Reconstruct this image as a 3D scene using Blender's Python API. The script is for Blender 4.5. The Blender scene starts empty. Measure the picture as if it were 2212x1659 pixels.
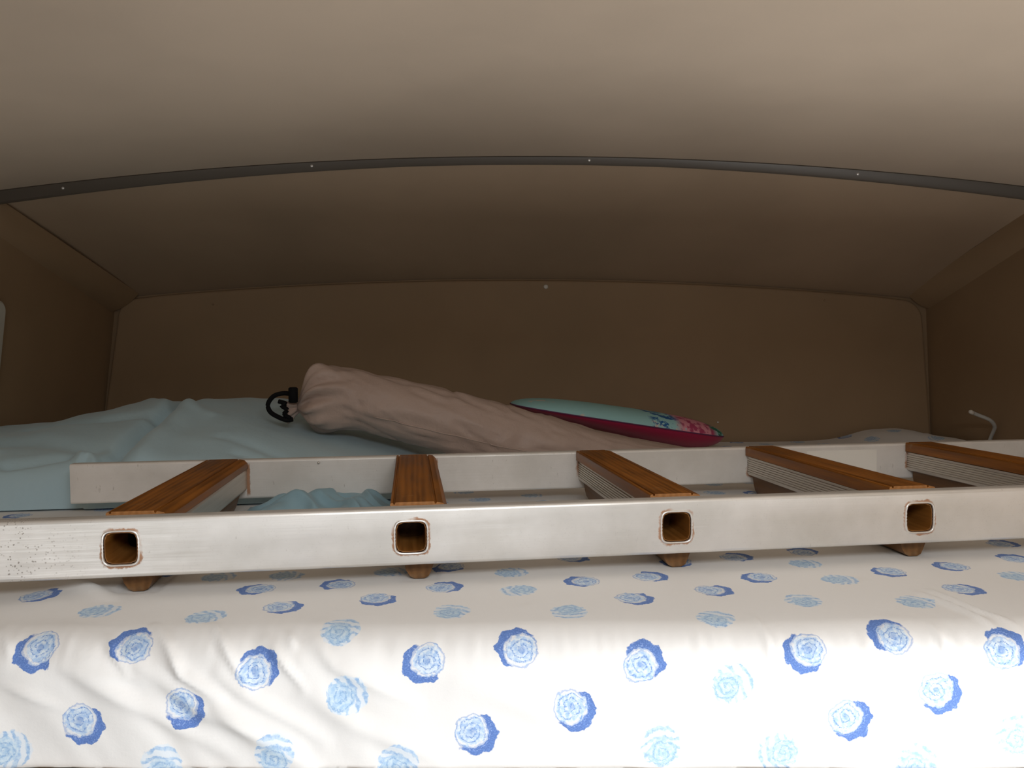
import bpy, bmesh, math, random
from mathutils import Vector, Matrix, noise
PI = math.pi
C = bpy.context.scene.collection
scene = bpy.context.scene
random.seed(7)

# ------------------------------------------------------------------ camera, world, light, exposure
cam_data = bpy.data.cameras.new('camera')
cam = bpy.data.objects.new('camera', cam_data); C.objects.link(cam)
cam_data.sensor_width = 36.0
cam_data.lens = 36.0 * 1683.0 / 2212.0
cam_data.clip_start = 0.02
cam.location = (0, 0, 0)
cam.rotation_euler = (PI/2 - math.radians(2.466), 0, 0)
scene.camera = cam

world = bpy.data.worlds.new('world'); scene.world = world
world.use_nodes = True
wn = world.node_tree.nodes['Background']
wn.inputs[0].default_value = (1.0, 0.95, 0.88, 1)
wn.inputs[1].default_value = 0.085

def area(name, loc, rot, sx, sy, power, col):
    l = bpy.data.lights.new(name, 'AREA'); l.shape = 'RECTANGLE'
    l.size = sx; l.size_y = sy; l.energy = power; l.color = col
    o = bpy.data.objects.new(name, l); C.objects.link(o)
    o.location = loc; o.rotation_euler = rot
    return o
# daylight through the living-area windows behind the viewer (low) and a roof hatch behind the viewer, plus two added fill lights
DAY = (0.98, 0.99, 1.0)
area('rear_left_window', (-1.00, -1.60, -0.72), (PI/2, 0, 0), 0.6, 0.36, 4.2, DAY)
area('rear_narrow_window', (0.45, -1.60, -0.80), (PI/2, 0, 0), 0.25, 0.5, 3, DAY)
area('rear_low_fill', (0.60, -1.40, -1.45), (PI/2, 0, 0), 1.0, 0.4, 11, DAY)  # added low light: grades the ceiling slope, brightens the mattress front
d_ = area('right_side_fill', (0.98, 0.10, -0.72), (0, 0, 0), 0.4, 0.6, 17.5, DAY)  # added light on the right, no known door: steepens the ceiling falloff
d_.rotation_euler = Vector((-0.50, 0.70, 0.55)).to_track_quat('-Z', 'Z').to_euler()
area('roof_hatch_daylight', (0.15, -0.25, 0.36), (0, 0, 0), 0.5, 0.5, 12.2, DAY)

vs = scene.view_settings
scene.display_settings.display_device = 'sRGB'
vs.view_transform = 'Standard'; vs.look = 'None'; vs.gamma = 1.0; vs.use_curve_mapping = False
vs.exposure = 0.0

# ------------------------------------------------------------------ helpers
def setp(o, label=None, cat=None, group=None, kind=None):
    for k, v in (('label', label), ('category', cat), ('group', group), ('kind', kind)):
        if v: o[k] = v
    return o

def mesh_obj(name, verts, faces, mat=None, parent=None, smooth=False, loc=None):
    me = bpy.data.meshes.new(name)
    me.from_pydata([tuple(v) for v in verts], [], faces); me.update()
    if mat: me.materials.append(mat)
    if smooth:
        me.polygons.foreach_set('use_smooth', [True]*len(me.polygons))
    o = bpy.data.objects.new(name, me); C.objects.link(o)
    if parent: o.parent = parent
    if loc: o.location = loc
    return o

def fix_normals(o):
    bm = bmesh.new(); bm.from_mesh(o.data)
    bmesh.ops.remove_doubles(bm, verts=bm.verts, dist=1e-5)
    bmesh.ops.recalc_face_normals(bm, faces=bm.faces)
    bm.to_mesh(o.data); bm.free(); return o

def smooth_angle(o, deg=35):
    me = o.data
    me.polygons.foreach_set('use_smooth', [True]*len(me.polygons))
    bm = bmesh.new(); bm.from_mesh(me)
    for e in bm.edges:
        if len(e.link_faces) == 2 and e.calc_face_angle(0) > math.radians(deg): e.smooth = False
    bm.to_mesh(me); bm.free(); return o

def empty(name, loc=(0, 0, 0), parent=None):
    o = bpy.data.objects.new(name, None); C.objects.link(o)
    o.location = loc; o.empty_display_size = 0.05
    if parent: o.parent = parent
    return o

def lerp(tab, x):
    if x <= tab[0][0]: return tab[0][1]
    for (a, va), (b, vb) in zip(tab, tab[1:]):
        if x <= b:
            t = (x-a)/(b-a); return va+(vb-va)*t
    return tab[-1][1]

def slerp(tab, x):
    """smooth (cosine) table lookup"""
    if x <= tab[0][0]: return tab[0][1]
    n = len(tab)
    for i in range(n-1):
        a, va = tab[i]; b, vb = tab[i+1]
        if x <= b:
            t = (x-a)/(b-a)
            m0 = (vb-tab[i-1][1])/(b-tab[i-1][0]) if i > 0 else (vb-va)/(b-a)
            m1 = (tab[i+2][1]-va)/(tab[i+2][0]-a) if i+2 < n else (vb-va)/(b-a)
            h = b-a; t2, t3 = t*t, t*t*t
            return (2*t3-3*t2+1)*va+(t3-2*t2+t)*h*m0+(-2*t3+3*t2)*vb+(t3-t2)*h*m1
    return tab[-1][1]

def sstep(a, b, x):
    t = min(1, max(0, (x-a)/(b-a))); return t*t*(3-2*t)

def seg_dist(px, py, pts):
    """distance to a polyline and the 0..1 position along it"""
    best = (9e9, 0); tot = sum(math.dist(a, b) for a, b in zip(pts, pts[1:])); run = 0
    for a, b in zip(pts, pts[1:]):
        dx, dy = b[0]-a[0], b[1]-a[1]; L2 = dx*dx+dy*dy; L = math.sqrt(L2)
        t = min(1, max(0, ((px-a[0])*dx+(py-a[1])*dy)/L2))
        d = math.hypot(px-a[0]-t*dx, py-a[1]-t*dy)
        if d < best[0]: best = (d, (run+t*L)/tot)
        run += L
    return best

def grid_faces(nu, nv, closed_u=False, off=0):
    f = []
    for j in range(nv-1):
        for i in range(nu if closed_u else nu-1):
            i2 = (i+1) % nu
            f.append((off+j*nu+i, off+j*nu+i2, off+(j+1)*nu+i2, off+(j+1)*nu+i))
    return f

def tube_geo(pts, rad, n=8):
    """round tube through points; rad is a number or a list"""
    pts = [Vector(p) for p in pts]; V = []; F = []
    up = Vector((0, 0, 1))
    for k, p in enumerate(pts):
        t = (pts[min(k+1, len(pts)-1)]-pts[max(k-1, 0)]).normalized()
        a = t.cross(up)
        if a.length < 1e-3: a = t.cross(Vector((0, 1, 0)))
        a.normalize(); b = t.cross(a)
        r = rad[k] if isinstance(rad, (list, tuple)) else rad
        for i in range(n):
            q = 2*PI*i/n; V.append(p+a*(r*math.cos(q))+b*(r*math.sin(q)))
    F = grid_faces(n, len(pts), True)
    F.append(tuple(range(n-1, -1, -1))); m = (len(pts)-1)*n; F.append(tuple(range(m, m+n)))
    return V, F

def spline(pts, n=8):
    pts = [Vector(p) for p in pts]; P = [pts[0]*2-pts[1]]+pts+[pts[-1]*2-pts[-2]]; out = []
    for i in range(1, len(P)-2):
        for k in range(n):
            t = k/n; a, b, c, d = P[i-1:i+3]
            out.append(0.5*((2*b)+(c-a)*t+(2*a-5*b+4*c-d)*t*t+(3*b-a-3*c+d)*t**3))
    out.append(pts[-1]); return out

# ------------------------------------------------------------------ node helper
class NT:
    def __init__(s, name):
        s.m = bpy.data.materials.new(name); s.m.use_nodes = True
        s.t = s.m.node_tree; s.b = s.t.nodes['Principled BSDF']
    def n(s, typ, **kw):
        x = s.t.nodes.new(typ)
        for k, v in kw.items(): setattr(x, k, v)
        return x
    def link(s, a, b): s.t.links.new(a, b)
    def put(s, sock, v):
        if hasattr(v, 'is_linked') or hasattr(v, 'links'): s.link(v, sock)
        else: sock.default_value = v
    def math(s, op, a, b=0.0, c=0.0, clamp=False):
        x = s.n('ShaderNodeMath', operation=op, use_clamp=clamp)
        s.put(x.inputs[0], a); s.put(x.inputs[1], b); s.put(x.inputs[2], c)
        return x.outputs[0]
    def ss(s, v, a, b, lo=0.0, hi=1.0):
        x = s.n('ShaderNodeMapRange', interpolation_type='SMOOTHSTEP')
        s.put(x.inputs[0], v); x.inputs[1].default_value = a; x.inputs[2].default_value = b
        x.inputs[3].default_value = lo; x.inputs[4].default_value = hi
        return x.outputs[0]
    def mix(s, f, a, b, blend='MIX'):
        x = s.n('ShaderNodeMix', data_type='RGBA', blend_type=blend)
        s.put(x.inputs[0], f)
        s.put(x.inputs[6], a if hasattr(a, 'links') else (*a, 1)); s.put(x.inputs[7], b if hasattr(b, 'links') else (*b, 1))
        return x.outputs[2]
    def coord(s, which='Object'): return s.n('ShaderNodeTexCoord').outputs[which]
    def mapping(s, v, scale=(1, 1, 1), loc=(0, 0, 0)):
        x = s.n('ShaderNodeMapping'); s.link(v, x.inputs[0]); x.inputs[3].default_value = scale; x.inputs[1].default_value = loc
        return x.outputs[0]
    def noise(s, v, scale, detail=3.0, rough=0.5, out=0):
        x = s.n('ShaderNodeTexNoise'); s.link(v, x.inputs['Vector']); x.inputs['Scale'].default_value = scale
        x.inputs['Detail'].default_value = detail; x.inputs['Roughness'].default_value = rough
        return x.outputs[out]
    def sep(s, v):
        x = s.n('ShaderNodeSeparateXYZ'); s.link(v, x.inputs[0]); return x.outputs
    def bump(s, h, strength, dist):
        x = s.n('ShaderNodeBump'); s.link(h, x.inputs['Height']); x.inputs['Strength'].default_value = strength
        x.inputs['Distance'].default_value = dist; s.link(x.outputs[0], s.b.inputs['Normal']); return x
    def set(s, **kw):
        nm = dict(col='Base Color', rough='Roughness', metal='Metallic', spec='Specular IOR Level', sheen='Sheen Weight')
        for k, v in kw.items():
            sk = s.b.inputs[nm[k]]
            if isinstance(v, tuple) and len(v) == 3: v = (*v, 1)
            s.put(sk, v)
        return s

def mat_lining(name, col, mott=0.10):
    t = NT(name); o = t.coord()
    n1 = t.noise(o, 2.2, 4); n2 = t.noise(o, 350, 2)
    c = t.mix(t.ss(n1, .3, .7), tuple(x*(1-mott) for x in col), tuple(x*(1+mott*.6) for x in col))
    t.set(col=c, rough=0.62, spec=0.25); t.bump(n2, 0.12, 0.0006)
    return t.m

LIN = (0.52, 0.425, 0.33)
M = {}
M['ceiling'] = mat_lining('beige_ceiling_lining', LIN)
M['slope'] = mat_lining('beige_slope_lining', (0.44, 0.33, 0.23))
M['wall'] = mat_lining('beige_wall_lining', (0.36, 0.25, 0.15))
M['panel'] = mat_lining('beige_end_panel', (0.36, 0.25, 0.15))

t = NT('grey_trim_strip'); o = t.coord(); t.set(col=(0.075, 0.061, 0.046), rough=0.45, metal=0.0, spec=.5); M['trim'] = t.m
t = NT('pale_trim_lip'); t.set(col=(0.55, 0.5, 0.44), rough=0.4); M['lip'] = t.m
t = NT('bright_screw'); t.set(col=(0.8, 0.78, 0.75), rough=0.3, metal=0.6); M['screw'] = t.m
t = NT('white_cap'); t.set(col=(0.75, 0.72, 0.66), rough=0.4); M['cap'] = t.m
t = NT('pale_plastic'); t.set(col=(0.62, 0.62, 0.56), rough=0.45); M['pale_plastic'] = t.m
t = NT('grey_rod'); t.set(col=(0.55, 0.56, 0.54), rough=0.35); M['rod'] = t.m
t = NT('black_cord'); o = t.coord(); t.set(col=(0.006, 0.006, 0.007), rough=0.8, spec=.15); t.bump(t.noise(o, 600), .3, .001); M['black'] = t.m
t = NT('white_sticker'); t.set(col=(0.93, 0.91, 0.85), rough=0.5); M['sticker'] = t.m
t = NT('bunk_plywood'); o = t.coord(); n = t.noise(t.mapping(o, (3, 60, 60)), 4)
t.set(col=t.mix(n, (0.30, 0.19, 0.10), (0.42, 0.28, 0.16)), rough=.55); M['ply'] = t.m
t = NT('foam'); t.set(col=(0.7, 0.66, 0.5), rough=.9); M['foam'] = t.m

def mat_wood(name, dark, light, along):
    t = NT(name); o = t.coord()
    sc = (18, 2.2, 40) if along == 'y' else (60, 60, 60)
    v = t.mapping(o, sc)
    n = t.noise(v, 3.2, 5, .6)
    w = t.n('ShaderNodeTexWave', wave_type='BANDS', bands_direction='X'); t.link(t.mapping(o, (42, 1.6, 42)), w.inputs[0])
    w.inputs['Scale'].default_value = 1.0; w.inputs['Distortion'].default_value = 7.0; w.inputs['Detail'].default_value = 3
    f = t.math('ADD', t.math('MULTIPLY', n, .85), t.math('MULTIPLY', w.outputs[1], .15))
    c = t.mix(t.ss(f, .25, .75), dark, light)
    sp = t.ss(t.noise(o, 26, 2), .70, .78)
    c = t.mix(t.math('MULTIPLY', sp, .25), c, (.45, .33, .2))
    t.set(col=c, rough=t.ss(n, .2, .8, .32, .5), spec=.35); t.bump(f, .2, .0008)
    return t.m
M['wood'] = mat_wood('dark_varnished_wood', (0.155, 0.051, 0.005), (0.38, 0.135, 0.018), 'y')
M['wood_end'] = mat_wood('bare_end_grain', (0.36, 0.16, 0.055), (0.52, 0.25, 0.09), 'e')
M['batten'] = mat_wood('brown_batten_wood', (0.12, 0.055, 0.018), (0.22, 0.105, 0.036), 'y')
M['plug'] = mat_wood('brown_wood_core', (0.16, 0.060, 0.010), (0.30, 0.125, 0.028), 'y')

# ---- aluminium of the ladder rails: local x runs along the rail, z is up the rail face
S = 0.28
def mat_alu(pits):
    t = NT('worn_aluminium_near' if pits else 'worn_aluminium_far'); o = t.coord(); x, y, z = t.sep(o)
    brushed = t.noise(t.mapping(o, (6, 200, 420)), 1.6, 4, .6)
    blot = t.noise(o, 9, 4, .6)
    base = t.mix(t.ss(blot, .3, .7), (.74, .72, .68), (.88, .86, .83))
    # distance from the nearest rung socket (rounded square)
    xs = t.math('SUBTRACT', x, t.math('MULTIPLY', t.math('ROUND', t.math('DIVIDE', x, S)), S))
    ax = t.math('POWER', t.math('ABSOLUTE', xs), 4.0); az = t.math('POWER', t.math('ABSOLUTE', z), 4.0)
    rr = t.math('POWER', t.math('ADD', ax, az), .25)
    nz = t.noise(o, 120, 4, .65); nl = t.noise(o, 28, 2)
    edge = t.math('ADD', rr, t.math('MULTIPLY', t.math('SUBTRACT', nz, .5), .008))
    ring = t.math('MULTIPLY', t.ss(edge, .0202 if pits else .0222, .0186, 0, 1), t.ss(nl, .40, .52))
    if not pits:      # varnish run down beside each rung
        run_ = t.ss(t.math('ABSOLUTE', t.math('SUBTRACT', t.math('ADD', xs, t.math('MULTIPLY', t.math('SUBTRACT', nz, .5), .004)), .0385)), .0034, .0018)
        run_ = t.math('MULTIPLY', t.math('MULTIPLY', run_, t.ss(x, -.15, -.10)), t.ss(t.math('ABSOLUTE', z), .026, .020))
        ring = t.math('MAXIMUM', ring, run_)
    base = t.mix(t.math('MULTIPLY', ring, .85), base, (.38, .145, .035))
    # small dark corrosion pits towards the left end, and a few elsewhere
    vo = t.n('ShaderNodeTexVoronoi', feature='F1'); t.link(t.mapping(o, (1, 1, 1)), vo.inputs[0]); vo.inputs['Scale'].default_value = 330
    gate = t.ss(t.noise(o, 60, 2), .42, .55)
    pit = t.math('MULTIPLY', t.ss(vo.outputs['Distance'], .32, .18), gate)
    lft = t.ss(x, -.02, -.10) if pits else t.ss(x, -5, -6)
    pit = t.math('MULTIPLY', pit, t.math('ADD', t.math('MULTIPLY', lft, .9), .06))
    base = t.mix(t.math('MULTIPLY', pit, .75), base, (.16, .13, .10))
    # scuffs and scratches
    sc = t.noise(t.mapping(o, (30, 30, 9)), 7, 6, .7)
    scm = t.ss(sc, .64, .70)
    base = t.mix(t.math('MULTIPLY', scm, .30 if pits else .45), base, (.36, .33, .29))
    rough = t.math('ADD', t.ss(brushed, .2, .8, .34, .50), t.math('MULTIPLY', ring, .3))
    metal = t.math('SUBTRACT', .55 if pits else .15, t.math('MULTIPLY', t.math('MAXIMUM', ring, pit), .7))
    t.set(col=base, rough=rough, metal=metal)
    t.bump(t.math('ADD', brushed, t.math('MULTIPLY', blot, 1.5)), .10, .0012)
    return t.m
M['alu_near'] = mat_alu(True)
M['alu_far'] = mat_alu(False)
t = NT('ribbed_aluminium'); o = t.coord(); n = t.noise(t.mapping(o, (200, 5, 200)), 2)
t.set(col=t.mix(n, (.55, .50, .44), (.72, .68, .62)), rough=.4, metal=.75); M['tube'] = t.m
t = NT('polished_rim'); t.set(col=(.92, .9, .87), rough=.33, metal=.8); M['rim'] = t.m

# ---- cloths
def weave(t, o, s=900, strength=.12):
    w1 = t.n('ShaderNodeTexWave', bands_direction='X'); t.link(o, w1.inputs[0]); w1.inputs['Scale'].default_value = s*.3
    w2 = t.n('ShaderNodeTexWave', bands_direction='Y'); t.link(o, w2.inputs[0]); w2.inputs['Scale'].default_value = s*.3
    t.bump(t.math('ADD', w1.outputs[1], w2.outputs[1]), strength, .0004)
t = NT('light_blue_cotton'); o = t.coord(); n = t.noise(o, 7, 3)
t.set(col=t.mix(n, (.45, .64, .74), (.53, .72, .80)), rough=.7, sheen=.2, spec=.25); t.bump(t.noise(o, 14, 5, .6), .25, .012); M['duvet'] = t.m
t = NT('shaded_blue_cotton'); o = t.coord()  # a bluer cotton, its colour also darkened for the shade among the rungs
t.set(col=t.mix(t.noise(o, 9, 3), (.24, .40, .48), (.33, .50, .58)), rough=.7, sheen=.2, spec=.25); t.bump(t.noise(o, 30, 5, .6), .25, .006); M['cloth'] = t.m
t = NT('tan_nylon'); o = t.coord(); n = t.noise(o, 9, 4)
t.set(col=t.mix(n, (.46, .35, .30), (.54, .42, .365)), rough=.48, spec=.4); t.bump(t.noise(o, 22, 5, .6), .35, .012); M['nylon'] = t.m
t = NT('tan_seam'); t.set(col=(.47, .37, .32), rough=.5); M['seam'] = t.m
t = NT('magenta_cloth'); o = t.coord(); t.set(col=(.42, .008, .07), rough=.75, sheen=.2); t.bump(t.noise(o, 500), .2, .001); M['magenta'] = t.m
t = NT('violet_piping'); t.set(col=(.16, .04, .12), rough=.7); M['piping'] = t.m

# floral top of the pad: light blue, blue flower cluster, pink cluster, green end (local x from 0 to 1 along the pad)
t = NT('floral_print'); o = t.coord(); x, y, z = t.sep(o)
base = (.40, .74, .77)
bl = t.noise(o, 38, 4, .6); b2 = t.noise(o, 60, 4, .6)
white = t.ss(t.noise(o, 22, 3), .66, .70)
c = t.mix(white, base, (.75, .72, .66))
def spot(cx, w):
    return t.ss(t.math('ABSOLUTE', t.math('SUBTRACT', x, cx)), w, w*.6)
c = t.mix(t.math('MULTIPLY', spot(.075, .045), t.ss(bl, .46, .52)), c, (.02, .14, .42))
pk = t.mix(t.ss(b2, .42, .55), (.50, .06, .16), (.85, .35, .45))
c = t.mix(t.math('MULTIPLY', spot(.155, .062), t.ss(bl, .30, .38)), c, pk)
c = t.mix(t.math('MULTIPLY', spot(.212, .026), t.ss(b2, .44, .50)), c, (.03, .20, .13))
t.set(col=c, rough=.75); M['floral'] = t.m

# ---- white sheet printed with blue roses (UV 'rose' holds each rose's own print coordinates)
t = NT('rose_print_sheet')
uvn = t.n('ShaderNodeUVMap', uv_map='rose').outputs[0]
kn = t.n('ShaderNodeUVMap', uv_map='rose_kind').outputs[0]
kx, ky, _ = t.sep(kn)
off = t.n('ShaderNodeVectorMath', operation='ADD'); t.link(uvn, off.inputs[0])
cmb = t.n('ShaderNodeCombineXYZ'); t.link(ky, cmb.inputs[2]); t.link(cmb.outputs[0], off.inputs[1])
wn_ = t.n('ShaderNodeTexNoise'); t.link(off.outputs[0], wn_.inputs['Vector']); wn_.inputs['Scale'].default_value = 2.4; wn_.inputs['Detail'].default_value = 5; wn_.inputs['Roughness'].default_value = .58
wx, wy, wz = t.sep(wn_.outputs[1])
px, py, _ = t.sep(uvn)
X_ = t.math('ADD', px, t.math('MULTIPLY', t.math('SUBTRACT', wx, .5), .46))
Y_ = t.math('ADD', py, t.math('MULTIPLY', t.math('SUBTRACT', wy, .5), .46))
fine = t.noise(off.outputs[0], 16, 3, .6)
def rad(cx, cy, sx=1., sy=1.):
    dx = t.math('DIVIDE', t.math('SUBTRACT', X_, cx), sx); dy = t.math('DIVIDE', t.math('SUBTRACT', Y_, cy), sy)
    return t.math('SQRT', t.math('ADD', t.math('MULTIPLY', dx, dx), t.math('MULTIPLY', dy, dy))), t.math('ARCTAN2', dy, dx)
PALE = (.54, .70, .88); MID = (.19, .33, .66); DARK = (.11, .205, .52); WHITE = (.85, .85, .84)
# kind 0: pale spiral heart, dark petal on its +x side
rc, ac = rad(-.20, 0)
spir = t.math('SINE', t.math('ADD', t.math('MULTIPLY', rc, 27.0), t.math('ADD', ac, t.math('MULTIPLY', wz, 5.0))))
lines = t.math('MULTIPLY', t.ss(spir, .25, .95), t.ss(fine, .40, .58, .15, 1.0))
mot = t.ss(t.noise(off.outputs[0], 5, 4, .6), .35, .65)
PALE = t.mix(mot, (.40, .57, .83), (.72, .82, .91))
heart = t.mix(lines, PALE, MID)
heart = t.mix(t.math('MULTIPLY', t.ss(rc, .22, .08), .6), heart, MID)
heart = t.mix(t.math('MULTIPLY', t.math('MULTIPLY', t.ss(rc, .58, .66), t.ss(wz, .38, .52)), .8), heart, WHITE)
heart_m = t.ss(rc, .80, .76)
rim_line = t.math('MULTIPLY', t.ss(rc, .70, .74), t.ss(rc, .80, .76))
heart = t.mix(t.math('MULTIPLY', rim_line, .5), heart, MID)
ro, ao = rad(.10, 0, .92, .95)
ro = t.math('ADD', ro, t.math('MULTIPLY', t.math('SINE', t.math('MULTIPLY', ao, 7.0)), .045))
pet = t.mix(t.ss(fine, .42, .60), DARK, (.15, .27, .62))
arc = t.math('SINE', t.math('ADD', t.math('MULTIPLY', rc, 20.0), t.math('MULTIPLY', wx, 6.0)))
pet = t.mix(t.math('MULTIPLY', t.math('MULTIPLY', t.ss(arc, .75, .98), t.ss(fine, .45, .6)), .45), pet, (.42, .56, .86))
pet_m = t.math('MULTIPLY', t.ss(ro, 1.0, .95), t.ss(X_, -.35, -.15))
colA = t.mix(heart_m, pet, heart)
mA = t.math('MAXIMUM', heart_m, pet_m)
# kind 1: pale open rose, layered petals on +x side, swirl on -x side
rb, ab = rad(-.28, 0)
sw = t.math('SINE', t.math('ADD', t.math('MULTIPLY', rb, 24.0), t.math('ADD', ab, t.math('MULTIPLY', wz, 6.0))))
st = t.math('SINE', t.math('ADD', t.math('MULTIPLY', X_, 15.0), t.math('ADD', t.math('MULTIPLY', t.math('MULTIPLY', Y_, Y_), 4.0), t.math('MULTIPLY', wz, 5.0))))
inn = t.ss(rb, .66, .58)
PB = (.74, .85, .93); MB = (.28, .46, .72)
cB = t.mix(t.math('MULTIPLY', t.ss(sw, .2, .95), t.ss(fine, .38, .58, .2, .9)), t.mix(mot, (.42, .61, .83), (.64, .78, .90)), MB)
cS = t.mix(t.ss(st, -.3, .7), (.76, .83, .90), t.mix(mot, (.34, .52, .78), (.58, .73, .89)))
colB = t.mix(inn, cS, cB)
rB, aB = rad(0, 0, .98, .92)
mB = t.math('MULTIPLY', t.ss(rB, 1.02, .95), t.ss(fine, .25, .40, .75, 1.0))
rose = t.mix(kx, colA, colB)
m_ = t.math('ADD', t.math('MULTIPLY', mA, t.math('SUBTRACT', 1.0, kx)), t.math('MULTIPLY', mB, kx))
o = t.coord()
stain = t.math('MULTIPLY', t.ss(t.noise(o, 11, 3), .62, .72), .06)
cloth = t.mix(stain, WHITE, (.5, .42, .3))
t.set(col=t.mix(m_, cloth, rose), rough=.78, spec=.2, sheen=.1)
t.bump(t.noise(o, 55, 5, .65), .10, .004)
M['sheet'] = t.m

# ------------------------------------------------------------------ setting
def struct(o): o['kind'] = 'structure'; return o
YB, YT = 2.0, 1.52
def top_back(x): return .180 - .048*(x-.0)**2
def top_trim(x): return .372 - .063*(x-.03)**2
def lwall(z): return -1.035 + .12*z
def rwall(z): return 1.072 - .06*z

# curved main ceiling, over the bunk and back over the living area behind the viewer
nx, ny = 41, 24
def solid_sheet(name, fn, nu, nv, thick_dir, mat, smooth=True):
    V = [fn(i/(nu-1), j/(nv-1)) for j in range(nv) for i in range(nu)]
    n0 = len(V); V += [tuple(Vector(v)+Vector(thick_dir)) for v in V]
    F = grid_faces(nu, nv); F2 = [tuple(reversed([q+n0 for q in f])) for f in F]
    rim = [j for j in range(nu)] + [j*nu+nu-1 for j in range(1, nv)] + [(nv-1)*nu+i for i in range(nu-2, -1, -1)] + [j*nu for j in range(nv-2, 0, -1)]
    side = [(rim[k], rim[(k+1) % len(rim)], rim[(k+1) % len(rim)]+n0, rim[k]+n0) for k in range(len(rim))]
    o = mesh_obj(name, V, F+F2+side, mat); fix_normals(o); smooth_angle(o, 40); return o

def ceil_fn(u, v):
    x = -1.12+2.26*u; y = -0.9 + (YT+.9)*v
    return (x, y, top_trim(x)+.012*(1-v))
struct(solid_sheet('ceiling', ceil_fn, 41, 12, (0, 0, .03), M['ceiling']))

def slope_fn(u, v):
    xf = -1.07+2.19*u; xb = -.985+2.03*u
    x = xf+(xb-xf)*v; y = YT+(YB+.01-YT)*v
    zf = top_trim(xf)-.004; zb = top_back(xb)+.004
    sag = .006*math.sin(PI*v)
    return (x, y, zf+(zb-zf)*v+sag)
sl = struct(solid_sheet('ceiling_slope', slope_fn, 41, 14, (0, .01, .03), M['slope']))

def wall_left_fn(u, v):
    y = -0.9+(YB+.02+.9)*u; z = -.75+v*(.80 if False else 1.08)
    return (lwall(z), y, z)
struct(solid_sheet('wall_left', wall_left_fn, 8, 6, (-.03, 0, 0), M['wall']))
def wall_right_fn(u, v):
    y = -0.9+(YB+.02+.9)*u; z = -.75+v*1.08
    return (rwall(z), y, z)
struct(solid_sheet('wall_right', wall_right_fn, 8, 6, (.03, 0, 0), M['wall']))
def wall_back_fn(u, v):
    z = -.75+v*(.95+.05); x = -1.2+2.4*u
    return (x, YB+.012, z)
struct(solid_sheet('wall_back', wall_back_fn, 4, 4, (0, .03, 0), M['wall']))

# end panel with rounded top corners on the back wall
def panel_outline():
    P = []
    xl0, xl1 = -1.058, -1.011     # left edge bottom / top
    xr0, xr1 = 1.088, 1.052
    zb = -.30; rl = .052
    P.append((xl0-.012, zb))
    # left edge up to the corner
    zt = top_back(xl1)
    P.append((xl1-.002, zt-rl*1.3))
    for k in range(1, 9):
        a = PI-(PI/2)*k/8; cx, cz = xl1+rl, zt-rl
        P.append((cx+rl*math.cos(a), cz+rl*math.sin(a)+.003*k/8))
    n = 30
    for k in range(1, n):
        x = (xl1+rl)+((xr1-rl)-(xl1+rl))*k/n; P.append((x, top_back(x)))
    zt = top_back(xr1)
    for k in range(0, 9):
        a = PI/2-(PI/2)*k/8; cx, cz = xr1-rl, zt-rl
        P.append((cx+rl*math.cos(a), cz+rl*math.sin(a)+.003*(8-k)/8))
    P.append((xr1+.002, zt-rl*1.3)); P.append((xr0, zb))
    return P
po = panel_outline(); n = len(po)
V = [(x, YB, z) for x, z in po]+[(x, YB+.012, z) for x, z in po]
F = [tuple(range(n)), tuple(range(2*n-1, n-1, -1))]+[(i, (i+1) % n, (i+1) % n+n, i+n) for i in range(n)]
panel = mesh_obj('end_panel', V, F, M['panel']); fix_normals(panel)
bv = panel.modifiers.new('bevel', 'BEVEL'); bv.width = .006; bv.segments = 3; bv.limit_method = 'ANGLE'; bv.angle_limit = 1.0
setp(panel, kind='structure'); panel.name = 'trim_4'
def disc(name, x, y, z, r, depth, mat, parent=None, axis='y'):
    V = []; F = []; n = 12
    for rr, dd in ((r, 0), (r*.9, depth*.7), (r*.5, depth)):
        for i in range(n):
            a = 2*PI*i/n; V.append((x+rr*math.cos(a), y-dd, z+rr*math.sin(a)))
    F = grid_faces(n, 3, True)+[tuple(range(2*n, 3*n)), tuple(range(n-1, -1, -1))]
    o = mesh_obj(name, V, F, mat, parent, True); fix_normals(o); return o
disc('screw_cap', .0865, YB, .1625, .0062, .004, M['cap'], panel)
for sx, sz in ((-.765, .118), (.80, .128), (.345, -.203), (.53, -.185)):
    disc('screw_cap', sx, YB, sz, .0028, .002, M['panel' if sz > 0 else 'cap'], panel)

# cornice strips between sloping ceiling and side walls
def strip(name, a0, a1, b0, b1, bulge, mat):
    a0, a1, b0, b1 = map(Vector, (a0, a1, b0, b1)); nu, nv = 12, 7
    nrm = ((a1-a0).cross(b0-a0)).normalized()
    def fn(u, v):
        p = (a0.lerp(a1, u)).lerp(b0.lerp(b1, u), v)
        return tuple(p+bulge*math.sin(PI*v))
    return struct(solid_sheet(name, fn, nu, nv, tuple(-2*bulge.normalized()*.004), mat))
strip('trim_2', (-.998, YT-.02, .302), (-.953, YB-.002, .145), (-1.008, YT-.03, .236), (-1.024, YB-.002, .098), Vector((.005, 0, -.005)), M['wall'])
strip('trim_3', (1.050, YT-.02, .312), (1.010, YB-.002, .146), (1.060, YT-.03, .246), (1.068, YB-.002, .106), Vector((-.005, 0, -.005)), M['wall'])

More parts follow.
